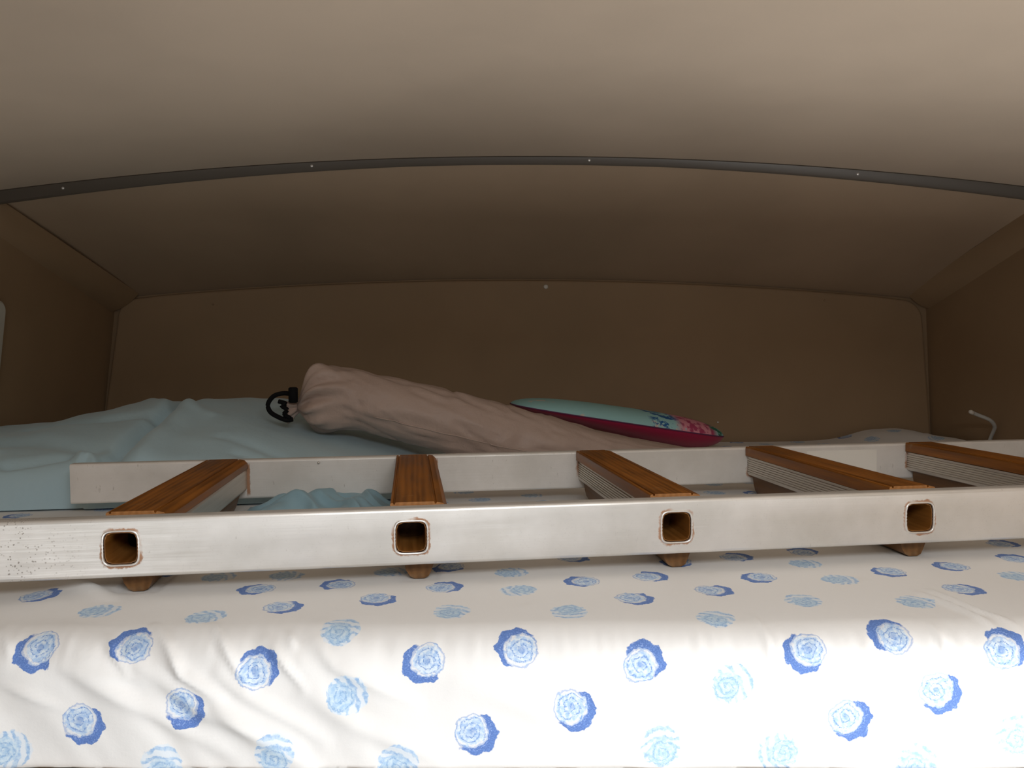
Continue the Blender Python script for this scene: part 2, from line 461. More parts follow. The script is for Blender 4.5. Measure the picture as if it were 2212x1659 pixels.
# curved joint strip across the ceiling with four screws
def trim_h(x): return .0150+.010*min(1, max(0, (abs(x-.05)-.25)/.8))
kx_ = [(-1.10+2.24*i/60) for i in range(61)]
def top_pl(x):           # slightly faceted between its screws
    return top_trim(x)
V = []; F = []
prof_n = 6
for x in kx_:
    z = top_pl(x); h = trim_h(x); y = YT-.006
    V += [(x, y+.012, z+.004), (x, y-.004, z+.001), (x, y-.006, z-.002), (x, y-.001, z-h+.003), (x, y+.002, z-h), (x, y+.012, z-h+.002)]
m = len(kx_)
for i in range(m-1):
    for k in range(prof_n):
        k2 = (k+1) % prof_n
        F.append((i*6+k, i*6+k2, (i+1)*6+k2, (i+1)*6+k))
F.append(tuple(range(5, -1, -1))); F.append(tuple((m-1)*6+k for k in range(6)))
tr = mesh_obj('trim_1', V, F, M['trim']); fix_normals(tr); smooth_angle(tr, 30); struct(tr)
V, F = tube_geo([(x, YT-.009, top_pl(x)+.0005) for x in kx_ if -.75 < x < .95], .0016, 6)
lip = mesh_obj('lip', V, F, M['lip'], tr, True)
for sx in (-.862, -.384, .148, .663):
    disc('screw', sx, YT-.0085, top_pl(sx)-trim_h(sx)*.45, .0030, .003, M['screw'], tr)

# ------------------------------------------------------------------ mattress under its rose-printed sheet
YF, R = .645, .032
Q = PI*R/2
def zbed(x): return -.238+.008*x
ROSES = [(-0.4033, -0.03, 0, 225), (-0.3242, -0.025, 0, 140), (-0.2148, -0.0465, 0, 50), (-0.362, -0.092, 0, -45), (-0.2757, -0.0785, 0, -50), (-0.0745, -0.043, 0, 215), (0.0047, -0.0305, 0, 145), (0.1108, -0.0435, 0, 50), (0.0523, -0.083, 0, -35), (-0.0309, -0.1035, 0, -30), (0.2481, -0.036, 0, 215), (0.3232, -0.022, 0, 140), (0.4166, -0.0345, 0, 45), (0.3606, -0.0715, 0, -35), (0.2849, -0.0935, 0, -30), (-0.4627, 0.076, 0, 0), (-0.2565, 0.097, 0, 200), (-0.1784, 0.112, 0, 160), (-0.214, 0.0395, 0, -20), (-0.1294, 0.062, 0, -60), (-0.0682, 0.1, 0, 30), (0.0723, 0.1135, 0, 180), (0.1452, 0.131, 0, 20), (0.1169, 0.0585, 0, -30), (0.1996, 0.084, 0, -20), (0.2573, 0.1245, 0, 200), (0.2563, 0.205, 0, 20), (0.3413, 0.227, 0, 60), (0.3994, 0.1395, 0, 220), (0.4772, 0.16, 0, 180), (0.4438, 0.0805, 0, -30), (-0.0694, 0.172, 0, 240), (0.5916, 0.254, 0, 20), (-0.1389, -0.069, 1, 20), (-0.2001, -0.118, 1, 80), (0.1861, -0.0625, 1, 30), (0.126, -0.1155, 1, 100), (0.2248, -0.1235, 1, 200), (-0.0964, -0.1285, 1, 60), (-0.4252, -0.115, 1, 0), (-0.2962, -0.1285, 1, 90), (0.3424, -0.132, 1, 60), (0.426, -0.1075, 1, 100), (-0.3818, 0.0345, 1, 0), (-0.276, 0.016, 1, 40), (-0.1491, -0.0105, 1, 80), (-0.0556, 0.028, 1, 70), (-0.0005, 0.149, 1, 20), (0.0064, 0.0875, 1, 200), (0.0521, 0.0205, 1, -90), (0.1805, 0.0055, 1, 60), (0.2749, 0.049, 1, 90), (0.3241, 0.174, 1, 0), (0.3368, 0.113, 1, 0), (0.3777, 0.0425, 1, 40), (0.5248, 0.121, 1, 10), (0.0335, 0.5935, 1, 0), (-0.2401, 0.145, 1, 0), (-0.1307, 0.156, 1, 30)]
for _ in range(6000):
    u, v = random.uniform(-1.0, 1.03), random.uniform(-.14, 1.30)
    if -.49+.0 < u < .47 and v < .10: continue
    if all((u-a[0])**2+(v-a[1])**2 > .066**2 for a in ROSES):
        ROSES.append((u, v, random.randint(0, 1), random.uniform(0, 360)))
CREASES = [([(-0.3493, -0.0165), (-0.324, -0.0495)], .0030, .0035), ([(-0.3132, -0.003), (-0.2915, -0.029), (-0.2772, -0.05), (-0.2443, -0.068)], .0042, .0050), ([(-0.2626, -0.004), (-0.237, -0.037), (-0.2208, -0.0605)], .0042, .0045), ([(-0.211, -0.0195), (-0.1936, -0.041), (-0.174, -0.0645)], .003, .004), ([(-0.1943, -0.0145), (-0.1832, -0.03)], .0022, .003), ([(-0.3232, -0.0365), (-0.2563, -0.084), (-0.1824, -0.1085)], .0035, .009), ([(-0.3852, -0.0395), (-0.3032, -0.0835), (-0.2296, -0.124)], .003, .008), ([(-0.2832, -0.044), (-0.2136, -0.104), (-0.167, -0.132)], .0035, .009), ([(-0.248, -0.052), (-0.1589, -0.1085)], .003, .007), ([(-0.4314, -0.0585), (-0.3773, -0.079)], .0018, .004), ([(-0.4409, -0.01), (-0.4236, -0.034)], .0022, .004), ([(-0.0413, -0.0615), (0.0367, -0.088), (0.1151, -0.121)], .0028, .014), ([(0.3951, 0.07), (0.4065, 0.016), (0.4141, -0.0205)], .0030, .0040), ([(0.4101, 0.077), (0.4188, 0.0155), (0.4341, -0.013)], .0028, .0038), ([(0.2139, 0.014), (0.2172, -0.023), (0.2181, -0.064)], .0013, .003), ([(0.3623, -0.0125), (0.366, -0.0455)], .0018, .003), ([(-0.1741, -0.0685), (-0.1197, -0.101), (-0.0572, -0.1255)], .003, .010), ([(-0.3532, -0.0495), (-0.3066, -0.0575)], .0015, .004), ([(-0.1684, -0.024), (-0.1505, -0.045), (-0.0804, -0.0775)], .0025, .006), ([(-0.4822, 0.12), (-0.4343, 0.0985), (-0.3908, 0.0685)], .006, .010)]
CB = [(min(p[0] for p in c[0])-.05, max(p[0] for p in c[0])+.05, min(p[1] for p in c[0])-.05, max(p[1] for p in c[0])+.05) for c in CREASES]
def sheet_off(u, v):
    h = 0
    for (pts, amp, w), (x0, x1, y0, y1) in zip(CREASES, CB):
        if x0 < u < x1 and y0 < v < y1:
            d, tt = seg_dist(u, v, pts)
            if d < 3*w: h += 1.45*amp*math.exp(-(d/(w*.85))**2)*math.sin(PI*min(1, max(0, .12+.80*tt)))
    if v < .02:
        k = sstep(.02, -.03, v)
        lf = sstep(-.02, -.22, u)
        q = noise.noise(Vector(((u*.80+v*.62)*24, (v*.8-u*.6)*4.5, 3.1)))
        h += k*(.0018+.0035*lf)*q
        q2 = noise.noise(Vector(((u*.8+v*.55)*70, (v*.8-u*.55)*9, 7.7)))
        h += k*lf*.0012*q2
        # gathered look just under the rounded edge
        h += .0010*k*sstep(-.06, -.02, v)*noise.noise(Vector((u*130, v*12, 1.3)))
    h += .0015*noise.noise(Vector((u*7, v*7, 0)))
    # rumpled hem along the right wall and far corner
    h += .030*math.exp(-((u-.93)/.085)**2)*sstep(1.12, 1.27, v)
    h += .017*sstep(.93, 1.02, u)*sstep(.55, .9, v)*(1+.5*noise.noise(Vector((u*10, v*12, 4))))
    # pushed up in front of the first batten, pressed down around it
    h += .004*math.exp(-((u+.43)/.05)**2-((v-.10)/.05)**2)
    return h
us = []; x = -1.03
while x < 1.066:
    us.append(x); x += .003 if -.50 < x < .50 else .012
vs_ = []; v = -.1610
while v < 1.318:
    vs_.append(v); v += .0035 if v < .06 else (.006 if v < .25 else .013)
LE = [Vector(q) for q in ((0.99157221, 0.12931512, 0.00788299), (-0.12929672, 0.99160199, -0.00280384), (-0.00817937, 0.00176096, 0.999965))]
LP = Vector((-0.38014626, 0.74943446, -0.19198908)); LS = 0.28
def ladder_st(x, y):
    d = Vector((x, y, -.238))-LP; return d.dot(LE[0]), d.dot(LE[1])
def ladder_z(s, t, h): return (LP+LE[0]*s+LE[1]*t+LE[2]*h).z
def sheet_pt(u, v):
    h = sheet_off(u, v); zt = zbed(u)
    if v > .02:            # pressed down under the battens
        s_, t_ = ladder_st(u, YF+R+v)
        k = round((s_-.008)/LS)
        if 0 <= k <= 4 and 0 < t_ < .43:
            ds = max(0, abs(s_-k*LS-.008)-.016); dt = max(0, .018-t_, t_-.426)
            lim = ladder_z(k*LS+.008, t_, -.0492)-.0010+1.2*max(0, math.hypot(ds, dt)-.004)
            h = min(h, lim-zt)
    if v >= 0: p = (u, YF+R+v, zt); nn = (0, 0, 1)
    elif v > -Q:
        a = -v/R; p = (u, YF+R-R*math.sin(a), zt-R+R*math.cos(a)); nn = (0, -math.sin(a), math.cos(a))
    else: p = (u, YF, max(zt-R+(v+Q), -.3535)); nn = (0, -1, 0)
    return (p[0], p[1]+nn[1]*h, p[2]+nn[2]*h)
V = [sheet_pt(u, v) for v in vs_ for u in us]
F = grid_faces(len(us), len(vs_))
mat_root = empty('bunk_mattress', (0, YF+.6, -.355))
setp(mat_root, 'bunk mattress under a white sheet printed with scattered blue roses', 'mattress')
sheet = mesh_obj('fitted_sheet', V, F, M['sheet'], None, True)
sheet['label'] = 'white sheet printed with blue roses'
sheet.parent = mat_root; sheet.matrix_parent_inverse = Matrix.Translation(-Vector(mat_root.location))
me = sheet.data
uv = me.uv_layers.new(name='rose'); uk = me.uv_layers.new(name='rose_kind')
nu_ = len(us); RR = .0188
cell = {}
for r in ROSES: cell.setdefault((int(r[0]//.1), int(r[1]//.1)), []).append(r)
ud = [0.0]*(len(me.loops)*2); kd = [0.0]*(len(me.loops)*2)
li = 0
for j in range(len(vs_)-1):
    for i in range(nu_-1):
        cu, cv = (us[i]+us[i+1])/2, (vs_[j]+vs_[j+1])/2
        best = None; ci, cj = int(cu//.1), int(cv//.1)
        for a in (-1, 0, 1):
            for b in (-1, 0, 1):
                for r in cell.get((ci+a, cj+b), ()):
                    d = (r[0]-cu)**2+(r[1]-cv)**2
                    if best is None or d < best[0]: best = (d, r)
        if best and best[0] < .0018:
            r = best[1]; ca, sa = math.cos(math.radians(r[3])), math.sin(math.radians(r[3]))
            for (ii, jj) in ((i, j), (i+1, j), (i+1, j+1), (i, j+1)):
                dx, dy = (us[ii]-r[0])/RR, (vs_[jj]-r[1])/RR
                ud[li*2] = dx*ca+dy*sa; ud[li*2+1] = -dx*sa+dy*ca
                kd[li*2] = float(r[2]); kd[li*2+1] = (r[0]*37.7+r[1]*91.3) % 19.0; li += 1
        else:
            for _ in range(4): ud[li*2] = 9.; ud[li*2+1] = 9.; li += 1
uv.data.foreach_set('uv', ud); uk.data.foreach_set('uv', kd)

def box_geo(x0, x1, y0, y1, z0, z1):
    V = [(x, y, z) for z in (z0, z1) for y in (y0, y1) for x in (x0, x1)]
    return V, [(0, 2, 3, 1), (4, 5, 7, 6), (0, 1, 5, 4), (2, 6, 7, 3), (0, 4, 6, 2), (1, 3, 7, 5)]
V, F = box_geo(-1.02, 1.05, YF+.012, 1.99, -.3545, -.268)
core = mesh_obj('foam_core', V, F, M['foam'], None)
core.parent = mat_root; core.matrix_parent_inverse = Matrix.Translation(-Vector(mat_root.location))
V, F = box_geo(-1.06, 1.095, YF-.004, 2.0, -.377, -.355)
base = mesh_obj('trim_5', V, F, M['ply']); struct(base)

# ------------------------------------------------------------------ ladder lying on its side rails
lad = empty('ladder')
e1 = Vector((0.99157221, 0.12931512, 0.00788299)); e2 = Vector((-0.12929672, 0.99160199, -0.00280384)); e3 = Vector((-0.00817937, 0.00176096, 0.999965))
mw = Matrix.Identity(4)
for i, e in enumerate((e1, e2, e3)):
    for k in range(3): mw[k][i] = e[k]
mw.translation = Vector((-0.38014626, 0.74943446, -0.19198908))
lad.matrix_world = mw
setp(lad, 'aluminium ladder with wooden treads lying across the bunk mattress', 'ladder')
H, W, TH = .0585, .4278, .020
S0, S1 = -.212, 1.376
HS = .0172     # half size of the socket hole
RUNGS = [i*S for i in range(5)]
def rsq(a, h, r):
    """point on a rounded square of half size h at angle a"""
    c, s_ = math.cos(a), math.sin(a); p = 5.0
    k = h/((abs(c)**p+abs(s_)**p)**(1/p)); return k*c, k*s_
def make_rail(t0, mat, name='rail'):
    V = []; F = []
    hz = H/2; rc = .0035
    def quad(a, b, c, d):
        k = len(V); V.extend([a, b, c, d]); F.append((k, k+1, k+2, k+3))
    N = 32; hh = hz-rc
    brk = [S0]
    for s in RUNGS: brk += [s-hh, s+hh]
    brk.append(S1)
    for (t, flip) in ((t0, 1), (t0+TH, 0)):
        for k in range(0, len(brk), 2):
            a, b = brk[k], brk[k+1]
            q = [(a, t, -hh), (b, t, -hh), (b, t, hh), (a, t, hh)]
            quad(*(q if flip else q[::-1]))
        for s in RUNGS:
            for i in range(N):
                a0, a1 = 2*PI*i/N, 2*PI*(i+1)/N
                def outer(a):
                    c, s_ = math.cos(a), math.sin(a); m_ = hh/max(abs(c), abs(s_)); return c*m_, s_*m_
                i0, i1, o0, o1 = rsq(a0, HS, 0), rsq(a1, HS, 0), outer(a0), outer(a1)
                q = [(s+i0[0], t, i0[1]), (s+o0[0], t, o0[1]), (s+o1[0], t, o1[1]), (s+i1[0], t, i1[1])]
                quad(*(q if flip else q[::-1]))
    for s in RUNGS:
        for i in range(N):
            i0, i1 = rsq(2*PI*i/N, HS, 0), rsq(2*PI*(i+1)/N, HS, 0)
            quad((s+i0[0], t0, i0[1]), (s+i1[0], t0, i1[1]), (s+i1[0], t0+TH, i1[1]), (s+i0[0], t0+TH, i0[1]))
    # rounded long edges
    for sg in (1, -1):
        arc = []
        for k in range(5):
            a = PI/2*k/4; arc.append((t0+rc-rc*math.cos(a), sg*(hz-rc+rc*math.sin(a))))
        for k in range(5):
            a = PI/2*(1-k/4); arc.append((t0+TH-rc+rc*math.cos(a), sg*(hz-rc+rc*math.sin(a))))
        for p, q in zip(arc, arc[1:]):
            r = [(S0, p[0], p[1]), (S1, p[0], p[1]), (S1, q[0], q[1]), (S0, q[0], q[1])]
            quad(*(r if sg > 0 else r[::-1]))
    for s, fl in ((S0, 1), (S1, 0)):
        ring = []
        for sg in (1, -1):
            arc = []
            for k in range(5):
                a = PI/2*k/4; arc.append((t0+rc-rc*math.cos(a), sg*(hz-rc+rc*math.sin(a))))
            for k in range(5):
                a = PI/2*(1-k/4); arc.append((t0+TH-rc+rc*math.cos(a), sg*(hz-rc+rc*math.sin(a))))
            ring += arc if sg > 0 else arc[::-1]
        k = len(V); V.extend([(s, a, b) for a, b in ring]); f = list(range(k, k+len(ring))); F.append(tuple(f if fl else f[::-1]))
    o = mesh_obj(name, V, F, mat, lad)
    bm = bmesh.new(); bm.from_mesh(o.data); bmesh.ops.remove_doubles(bm, verts=bm.verts, dist=1e-6); bm.to_mesh(o.data); bm.free()
    smooth_angle(o, 30); return o
rail_near = make_rail(0.0, M['alu_near'])
rail_far = make_rail(W-TH, M['alu_far'])

def extrude_profile(name, prof, t0, t1, mat, parent, end_mat=None, ang=30, caps=True):
    n = len(prof)
    V = [(x, t0, z) for x, z in prof]+[(x, t1, z) for x, z in prof]
    F = [(i, (i+1) % n, (i+1) % n+n, i+n) for i in range(n)]+[tuple(range(n-1, -1, -1)), tuple(range(n, 2*n))]
    if not caps: F = F[:n]
    o = mesh_obj(name, V, F, mat, parent)
    if end_mat:
        o.data.materials.append(end_mat); o.data.polygons[n].material_index = 1; o.data.polygons[n+1].material_index = 1
    bm = bmesh.new(); bm.from_mesh(o.data); bmesh.ops.recalc_face_normals(bm, faces=bm.faces); bm.to_mesh(o.data); bm.free()
    smooth_angle(o, ang); return o

# square tube with ribbed side walls
tz0, tz1, hw = -.0160, .0160, .0180
tp = []
hr = .0368
tp += [(-hw+.004, tz0), (hr-.004, tz0), (hr-.001, tz0+.0015), (hr, tz0+.004), (hr, tz1-.004), (hr-.001, tz1-.0015), (hr-.004, tz1), (-hw+.004, tz1), (-hw+.001, tz1-.0015)]
NR = 7
for k in reversed(range(NR)):
    z0 = tz0+.004+k*(.024/NR); d = .024/NR
    tp += [(-hw+.0014, z0+.96*d), (-hw+.0014, z0+.74*d), (-hw, z0+.60*d), (-hw, z0+.1*d)]
tp += [(-hw+.001, tz0+.0015)]
# wide tread plank on top, its right shoulder stepped down by a groove
pl = [(-.0215, .0165), (.0385, .0165), (.0392, .0185), (.0382, .0250), (.0335, .0296), (.0270, .0308), (.0262, .0290), (.0250, .0290),
      (.0242, .0315), (-.0160, .0315), (-.0166, .0294), (-.0180, .0294), (-.0186, .0312), (-.0208, .0308), (-.0215, .0296)]
# rounded batten under the tube
bt = [(-.010, -.0165)]+[(-.010+.0, -.030)]+[(-.0065+.017*(.5-.5*math.cos(PI*k/8))*1.3, -.0365-.0125*math.sin(PI*k/8)**.6) for k in range(1, 8)]+[(.0235, -.034), (.0285, -.0165)]
bt = [(-.0095, -.0165), (-.0085, -.030), (-.006, -.0400), (-.002, -.0465), (.003, -.0492), (.013, -.0492), (.0175, -.0470), (.0205, -.0410), (.0235, -.0330), (.0285, -.0165)]

def make_rim(parent, s, t_face, sgn):
    V = []; NS = 64; NM = 8; r0 = .0021
    for i in range(NS):
        a = 2*PI*i/NS; x, z = rsq(a, .01545, 0)
        x2, z2 = rsq(a, .0180, 0)
        side = abs(math.cos(a)) > .80
        bead = (.55+.45*abs(math.sin(z*PI/.0029))) if side else .85
        cxm, czm = (x+x2)/2, (z+z2)/2; hwd = math.hypot(x2-x, z2-z)/2
        ux, uz = (x2-x)/(2*hwd), (z2-z)/(2*hwd)
        for k in range(NM):
            b = 2*PI*k/NM
            V.append((s+cxm+ux*hwd*bead*math.cos(b), t_face-sgn*.0002+sgn*-.0018*bead*math.sin(b), czm+uz*hwd*bead*math.cos(b)))
    F = []
    for i in range(NS):
        for k in range(NM):
            F.append((i*NM+k, i*NM+(k+1) % NM, ((i+1) % NS)*NM+(k+1) % NM, ((i+1) % NS)*NM+k))
    o = mesh_obj('socket_rim', V, F, M['rim'], parent, True); fix_normals(o)
    o.data.polygons.foreach_set('use_smooth', [True]*len(o.data.polygons))
    return o
def make_plug(parent, s, t0, t1):
    """stained wooden core: lines the socket and closes it a little way in"""
    V = []; F = []; N = 24
    def ring(h, t):
        k = len(V)
        for i in range(N):
            x, z = rsq(2*PI*i/N, h, 0); V.append((s+x, t, z))
        return k
    a = ring(.0154, t0); b = ring(.0146, t0); c = ring(.0136, t1); d = ring(.0154, t1)
    for p, q in ((a, b), (b, c), (d, a)):
        for i in range(N): F.append((p+i, p+(i+1) % N, q+(i+1) % N, q+i))
    F.append(tuple(c+i for i in range(N))); F.append(tuple(d+i for i in range(N)))
    o = mesh_obj('wooden_core', V, F, M['plug'], parent); fix_normals(o); return o
tube0 = None
for i, s in enumerate(RUNGS):
    if i == 0:
        rung = extrude_profile('rung', tp, TH+.0005, W-TH-.0005, M['tube'], lad, ang=20, caps=False)
        plank = extrude_profile('tread_board', pl, TH+.003, W-TH-.002, M['wood'], lad, M['wood_end'])
        bat = extrude_profile('support_batten', bt, TH+.002, W-TH-.004, M['batten'], lad, M['batten'])
        kids = [make_rim(rung, 0, 0.0, 1), make_plug(rung, 0, .001, .060), make_rim(rung, 0, W, -1), make_plug(rung, 0, W-.001, W-.060)]
        protos = (rung, plank, bat, kids)
        rung.location.x = plank.location.x = bat.location.x = s
    else:
        r = protos[0].copy(); C.objects.link(r); r.location.x = s
        for k in protos[3]:
            c = k.copy(); C.objects.link(c); c.parent = r
        for p in protos[1:3]:
            c = p.copy(); C.objects.link(c); c.location.x = s
# blank sticker and a small rivet on the far rail's inner face
stt = W-TH-.0006
def loc_box(name, x0, x1, y0, y1, z0, z1, mat):
    V, F = box_geo(x0, x1, y0, y1, z0, z1); return mesh_obj(name, V, F, mat, lad)
stk = loc_box('sticker', .925, 1.048, stt, stt+.0007, -.0195, .0205, M['sticker']); stk['label'] = 'blank white sticker'
rv = disc('rivet', .142, stt+.0006, .0225, .0022, .004, M['screw'], lad); 

# ------------------------------------------------------------------ light blue duvet bunched at the left
CREST = [(-1.03, .088), (-.9, .108), (-.78, .128), (-.67, .137), (-.56, .136), (-.47, .128), (-.40, .106), (-.30, .078), (-.22, .050), (-.175, .028), (-.150, .0)]
FY = [(0, 0), (.012, .30), (.035, .48), (.08, .60), (.16, .74), (.30, .93), (.42, 1.0), (.56, .93), (.66, .72), (.73, .40), (.76, 0)]
def y_front(x):
    rail = 1.175+.1304*(x+.69)-.006
    return rail if x > -.655 else rail+.006
folds = [([(-.625, 1.17), (-.640, 1.30), (-.650, 1.45), (-.655, 1.62)], -.020, .016), ([(-.585, 1.2), (-.60, 1.34), (-.612, 1.48)], .010, .022),
         ([(-.95, 1.32), (-.80, 1.30), (-.68, 1.26)], -.010, .025), ([(-.90, 1.45), (-.76, 1.42), (-.66, 1.44)], -.009, .02),
         ([(-.74, 1.60), (-.66, 1.50), (-.56, 1.44)], .007, .02), ([(-.45, 1.27), (-.36, 1.25), (-.28, 1.24)], -.005, .012),
         ([(-.50, 1.33), (-.38, 1.29)], -.004, .012), ([(-.69, 1.24), (-.645, 1.20)], .010, .010), ([(-.78, 1.21), (-.70, 1.235)], -.010, .012), ([(-.98, 1.22), (-.84, 1.24)], .012, .02)]
def duv(x, y0, yt):
    y = y0+yt
    h = slerp(CREST, x)*slerp(FY, yt)
    if h > .004:
        k = min(1, h/.05)
        for pts, a, w in folds:
            d, tt = seg_dist(x, y, pts)
            if d < 3*w: h += 1.1*k*a*math.exp(-(d/(w*.9))**2)
        h += k*.008*noise.noise(Vector((x*6, y*5, 2.0)))+k*.004*noise.noise(Vector((x*16+y*6, y*13, 5.0)))
    return max(h, 0.0)
nu, nv = 150, 110
V = []; 
for j in range(nv):
    tj = j/(nv-1)
    yt = .76*(tj**1.5)
    for i in range(nu):
        x = -1.025+(1.025-.150)*i/(nu-1)
        y0 = y_front(x); h = duv(x, y0, yt)
        bulge = -.010*math.sin(PI*min(1, yt/.08)) if (x < -.67 and yt < .08) else 0
        V.append((x, y0+yt*(1 if True else 0)+bulge, zbed(x)+.003+h))
n0 = len(V)
for j in range(nv):
    for i in range(nu):
        x, y, z = V[j*nu+i]; V.append((x, y, zbed(x)+.0025))
F = grid_faces(nu, nv); F += [tuple(q+n0 for q in f[::-1]) for f in grid_faces(nu, nv)]
rim = [i for i in range(nu)]+[j*nu+nu-1 for j in range(1, nv)]+[(nv-1)*nu+i for i in range(nu-2, -1, -1)]+[j*nu for j in range(nv-2, 0, -1)]
F += [(rim[k], rim[(k+1) % len(rim)], rim[(k+1) % len(rim)]+n0, rim[k]+n0) for k in range(len(rim))]
duvet = mesh_obj('duvet', V, F, M['duvet'], None, True)
bm = bmesh.new(); bm.from_mesh(duvet.data); bmesh.ops.recalc_face_normals(bm, faces=bm.faces); bm.to_mesh(duvet.data); bm.free()
setp(duvet, 'plain light blue duvet bunched up on the bunk behind the far ladder rail, left', 'duvet')

# small crumpled cloth between the first two rungs
V = []; nu, nv = 110, 60
def cl(s_, t_):
    a = (s_-.150)/.108; edge = max(0, 1-abs(a)**4)
    q = (t_-.345)/.068; edge *= max(0, 1-abs(q)**4)
    w = .010*noise.noise(Vector((s_*22, t_*22, 1)))
    h = .011+.019*math.exp(-((s_-.155-(t_-.37)*.9+w)/.034)**2)+.013*math.exp(-((s_-.098+(t_-.37)*.8+w)/.022)**2)
    h += .014*math.exp(-((s_-.215-(t_-.37)*.3+w)/.026)**2)
    h -= .009*math.exp(-((s_-.185+(t_-.37)*1.1)/.010)**2)+.006*math.exp(-((s_-.125-(t_-.37)*1.6)/.007)**2)
    h += .002*noise.noise(Vector((s_*40+t_*25, t_*34, 8)))+.0006*noise.noise(Vector((s_*80-t_*50, t_*70, 3)))
    rg = noise.noise(Vector((s_*15+t_*16, t_*9-s_*5, 11)))
    h += .010*math.exp(-(rg/.13)**2)-.004
    cap = 1e9 if t_ < .396 else (.010+2.0*max(0, .404-t_))
    return max(.002, min(max(h, .004)*edge**.5, cap))
for j in range(nv):
    for i in range(nu):
        s_ = .040+.220*i/(nu-1); t_ = .276+.138*j/(nv-1)
        p = LP+LE[0]*s_+LE[1]*t_
        V.append((p.x, p.y, zbed(p.x)+.0035+cl(s_, t_)))
n0 = len(V)
for k in range(n0): V.append((V[k][0], V[k][1], zbed(V[k][0])+.0030))
F = grid_faces(nu, nv); F += [tuple(q+n0 for q in f[::-1]) for f in grid_faces(nu, nv)]
rim = [i for i in range(nu)]+[j*nu+nu-1 for j in range(1, nv)]+[(nv-1)*nu+i for i in range(nu-2, -1, -1)]+[j*nu for j in range(nv-2, 0, -1)]
F += [(rim[k], rim[(k+1) % len(rim)], rim[(k+1) % len(rim)]+n0, rim[k]+n0) for k in range(len(rim))]
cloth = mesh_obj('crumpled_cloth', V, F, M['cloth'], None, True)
bm = bmesh.new(); bm.from_mesh(cloth.data); bmesh.ops.recalc_face_normals(bm, faces=bm.faces); bm.to_mesh(cloth.data); bm.free()
setp(cloth, 'small crumpled light blue cloth lying between the first two ladder rungs', 'cloth')

# ------------------------------------------------------------------ tan drawstring bag
bag = empty('drawstring_bag', (-.10, 1.47, -.235))
setp(bag, 'long tan nylon drawstring bag lying aslant from the duvet to the mattress', 'bag')
ROW = [(-.392, -.100, .009, 1.425), (-.386, -.098, .022, 1.43), (-.377, -.092, .038, 1.435), (-.364, -.086, .053, 1.44), (-.346, -.084, .061, 1.445), (-.30, -.090, .0575, 1.45), (-.24, -.103, .058, 1.455),
       (-.18, -.119, .0595, 1.46), (-.09, -.141, .0600, 1.47), (-.005, -.164, .0590, 1.48), (.09, -.182, .050, 1.50), (.18, -.196, .0375, 1.525), (.25, -.205, .029, 1.545), (.32, -.212, .0215, 1.57), (.40, -.220, .0145, 1.595), (.45, -.2245, .009, 1.61)]
nxr = 130; NA = 72; V = []
tabs = [[(r[0], r[k]) for r in ROW] for k in (1, 2, 3)]
xs_ = []
for j in range(nxr):
    q = j/(nxr-1); xs_.append(-.392+.842*(q**1.5))
def bag_pt(x, a, lift=0.0):
    zc, rz, yc = (slerp(tb, x) for tb in tabs)
    mouth = sstep(-.27, -.385, x); flat = sstep(-.02, .35, x)
    ry = rz*(1.0+.9*flat)*.96
    pleat = mouth*.20*math.sin(a*7+1.8*math.sin(a*3+x*24))+mouth**2*.13*math.sin(a*14+x*60)
    f = 1+pleat*sstep(-.392, -.37, x)
    f += .06*noise.noise(Vector((x*14, math.cos(a)*1.4, math.sin(a)*1.4)))+.045*noise.noise(Vector((x*26+math.cos(a)*2, math.cos(a)*3, math.sin(a)*3)))
    f -= .07*max(0, 1-abs(noise.noise(Vector((x*11+3*math.sin(a), math.cos(a)*1.6, math.sin(a)*1.6+5))))/.10)*(1-mouth)
    # loose fold that runs diagonally across the front
    f += .05*math.exp(-((a-(4.2+1.2*math.sin(x*9)))/.22)**2)*(1-mouth)
    # crease rings
    for cx, am in ((-.265, -.035), (-.10, .03), (.03, -.03), (.12, .03)):
        f += am*math.exp(-((x-cx-.02*math.sin(a+1))/.014)**2)
    return (x, yc+(ry*f+lift)*math.cos(a), max(zc+(rz*f+lift)*math.sin(a), zbed(x)+.0045))
for x in xs_:
    for i in range(NA): V.append(bag_pt(x, 2*PI*i/NA))
# ruffled open mouth beyond the neck
F = grid_faces(NA, nxr, True); m = (nxr-1)*NA
F += [tuple(range(m, m+NA)), tuple(range(NA-1, -1, -1))]
def wparent(o, p): o.parent = p; o.matrix_parent_inverse = Matrix.Translation(-Vector(p.location)); return o
bb = mesh_obj('bag_body', V, F, M['nylon'], None, True); fix_normals(bb); wparent(bb, bag)
bb.data.polygons.foreach_set('use_smooth', [True]*len(bb.data.polygons))
# seam along the front
sp = [bag_pt(-.25+.62*k/90, PI*(1.10-.04*k/90), .0004) for k in range(91)]
V, F = tube_geo(sp, .0011, 6); wparent(mesh_obj('seam', V, F, M['seam'], None, True), bag)
# ruffle
V = []; NN = 60
for k, (dx, r) in enumerate(((0, .010), (-.006, .014), (-.013, .021), (-.017, .025))):
    for i in range(NN):
        a = 2*PI*i/NN; rr = r*(1+.30*math.sin(a*7+k*.4))
        V.append((-.391+dx*(1-.2*math.sin(a*4)), 1.425+rr*math.cos(a), -.102+rr*math.sin(a)*.9-.001*k))
F = grid_faces(NN, 4, True)
rf = mesh_obj('gathered_mouth', V, F, M['nylon'], None, True); md = rf.modifiers.new('t', 'SOLIDIFY'); md.thickness = .0012; wparent(rf, bag)
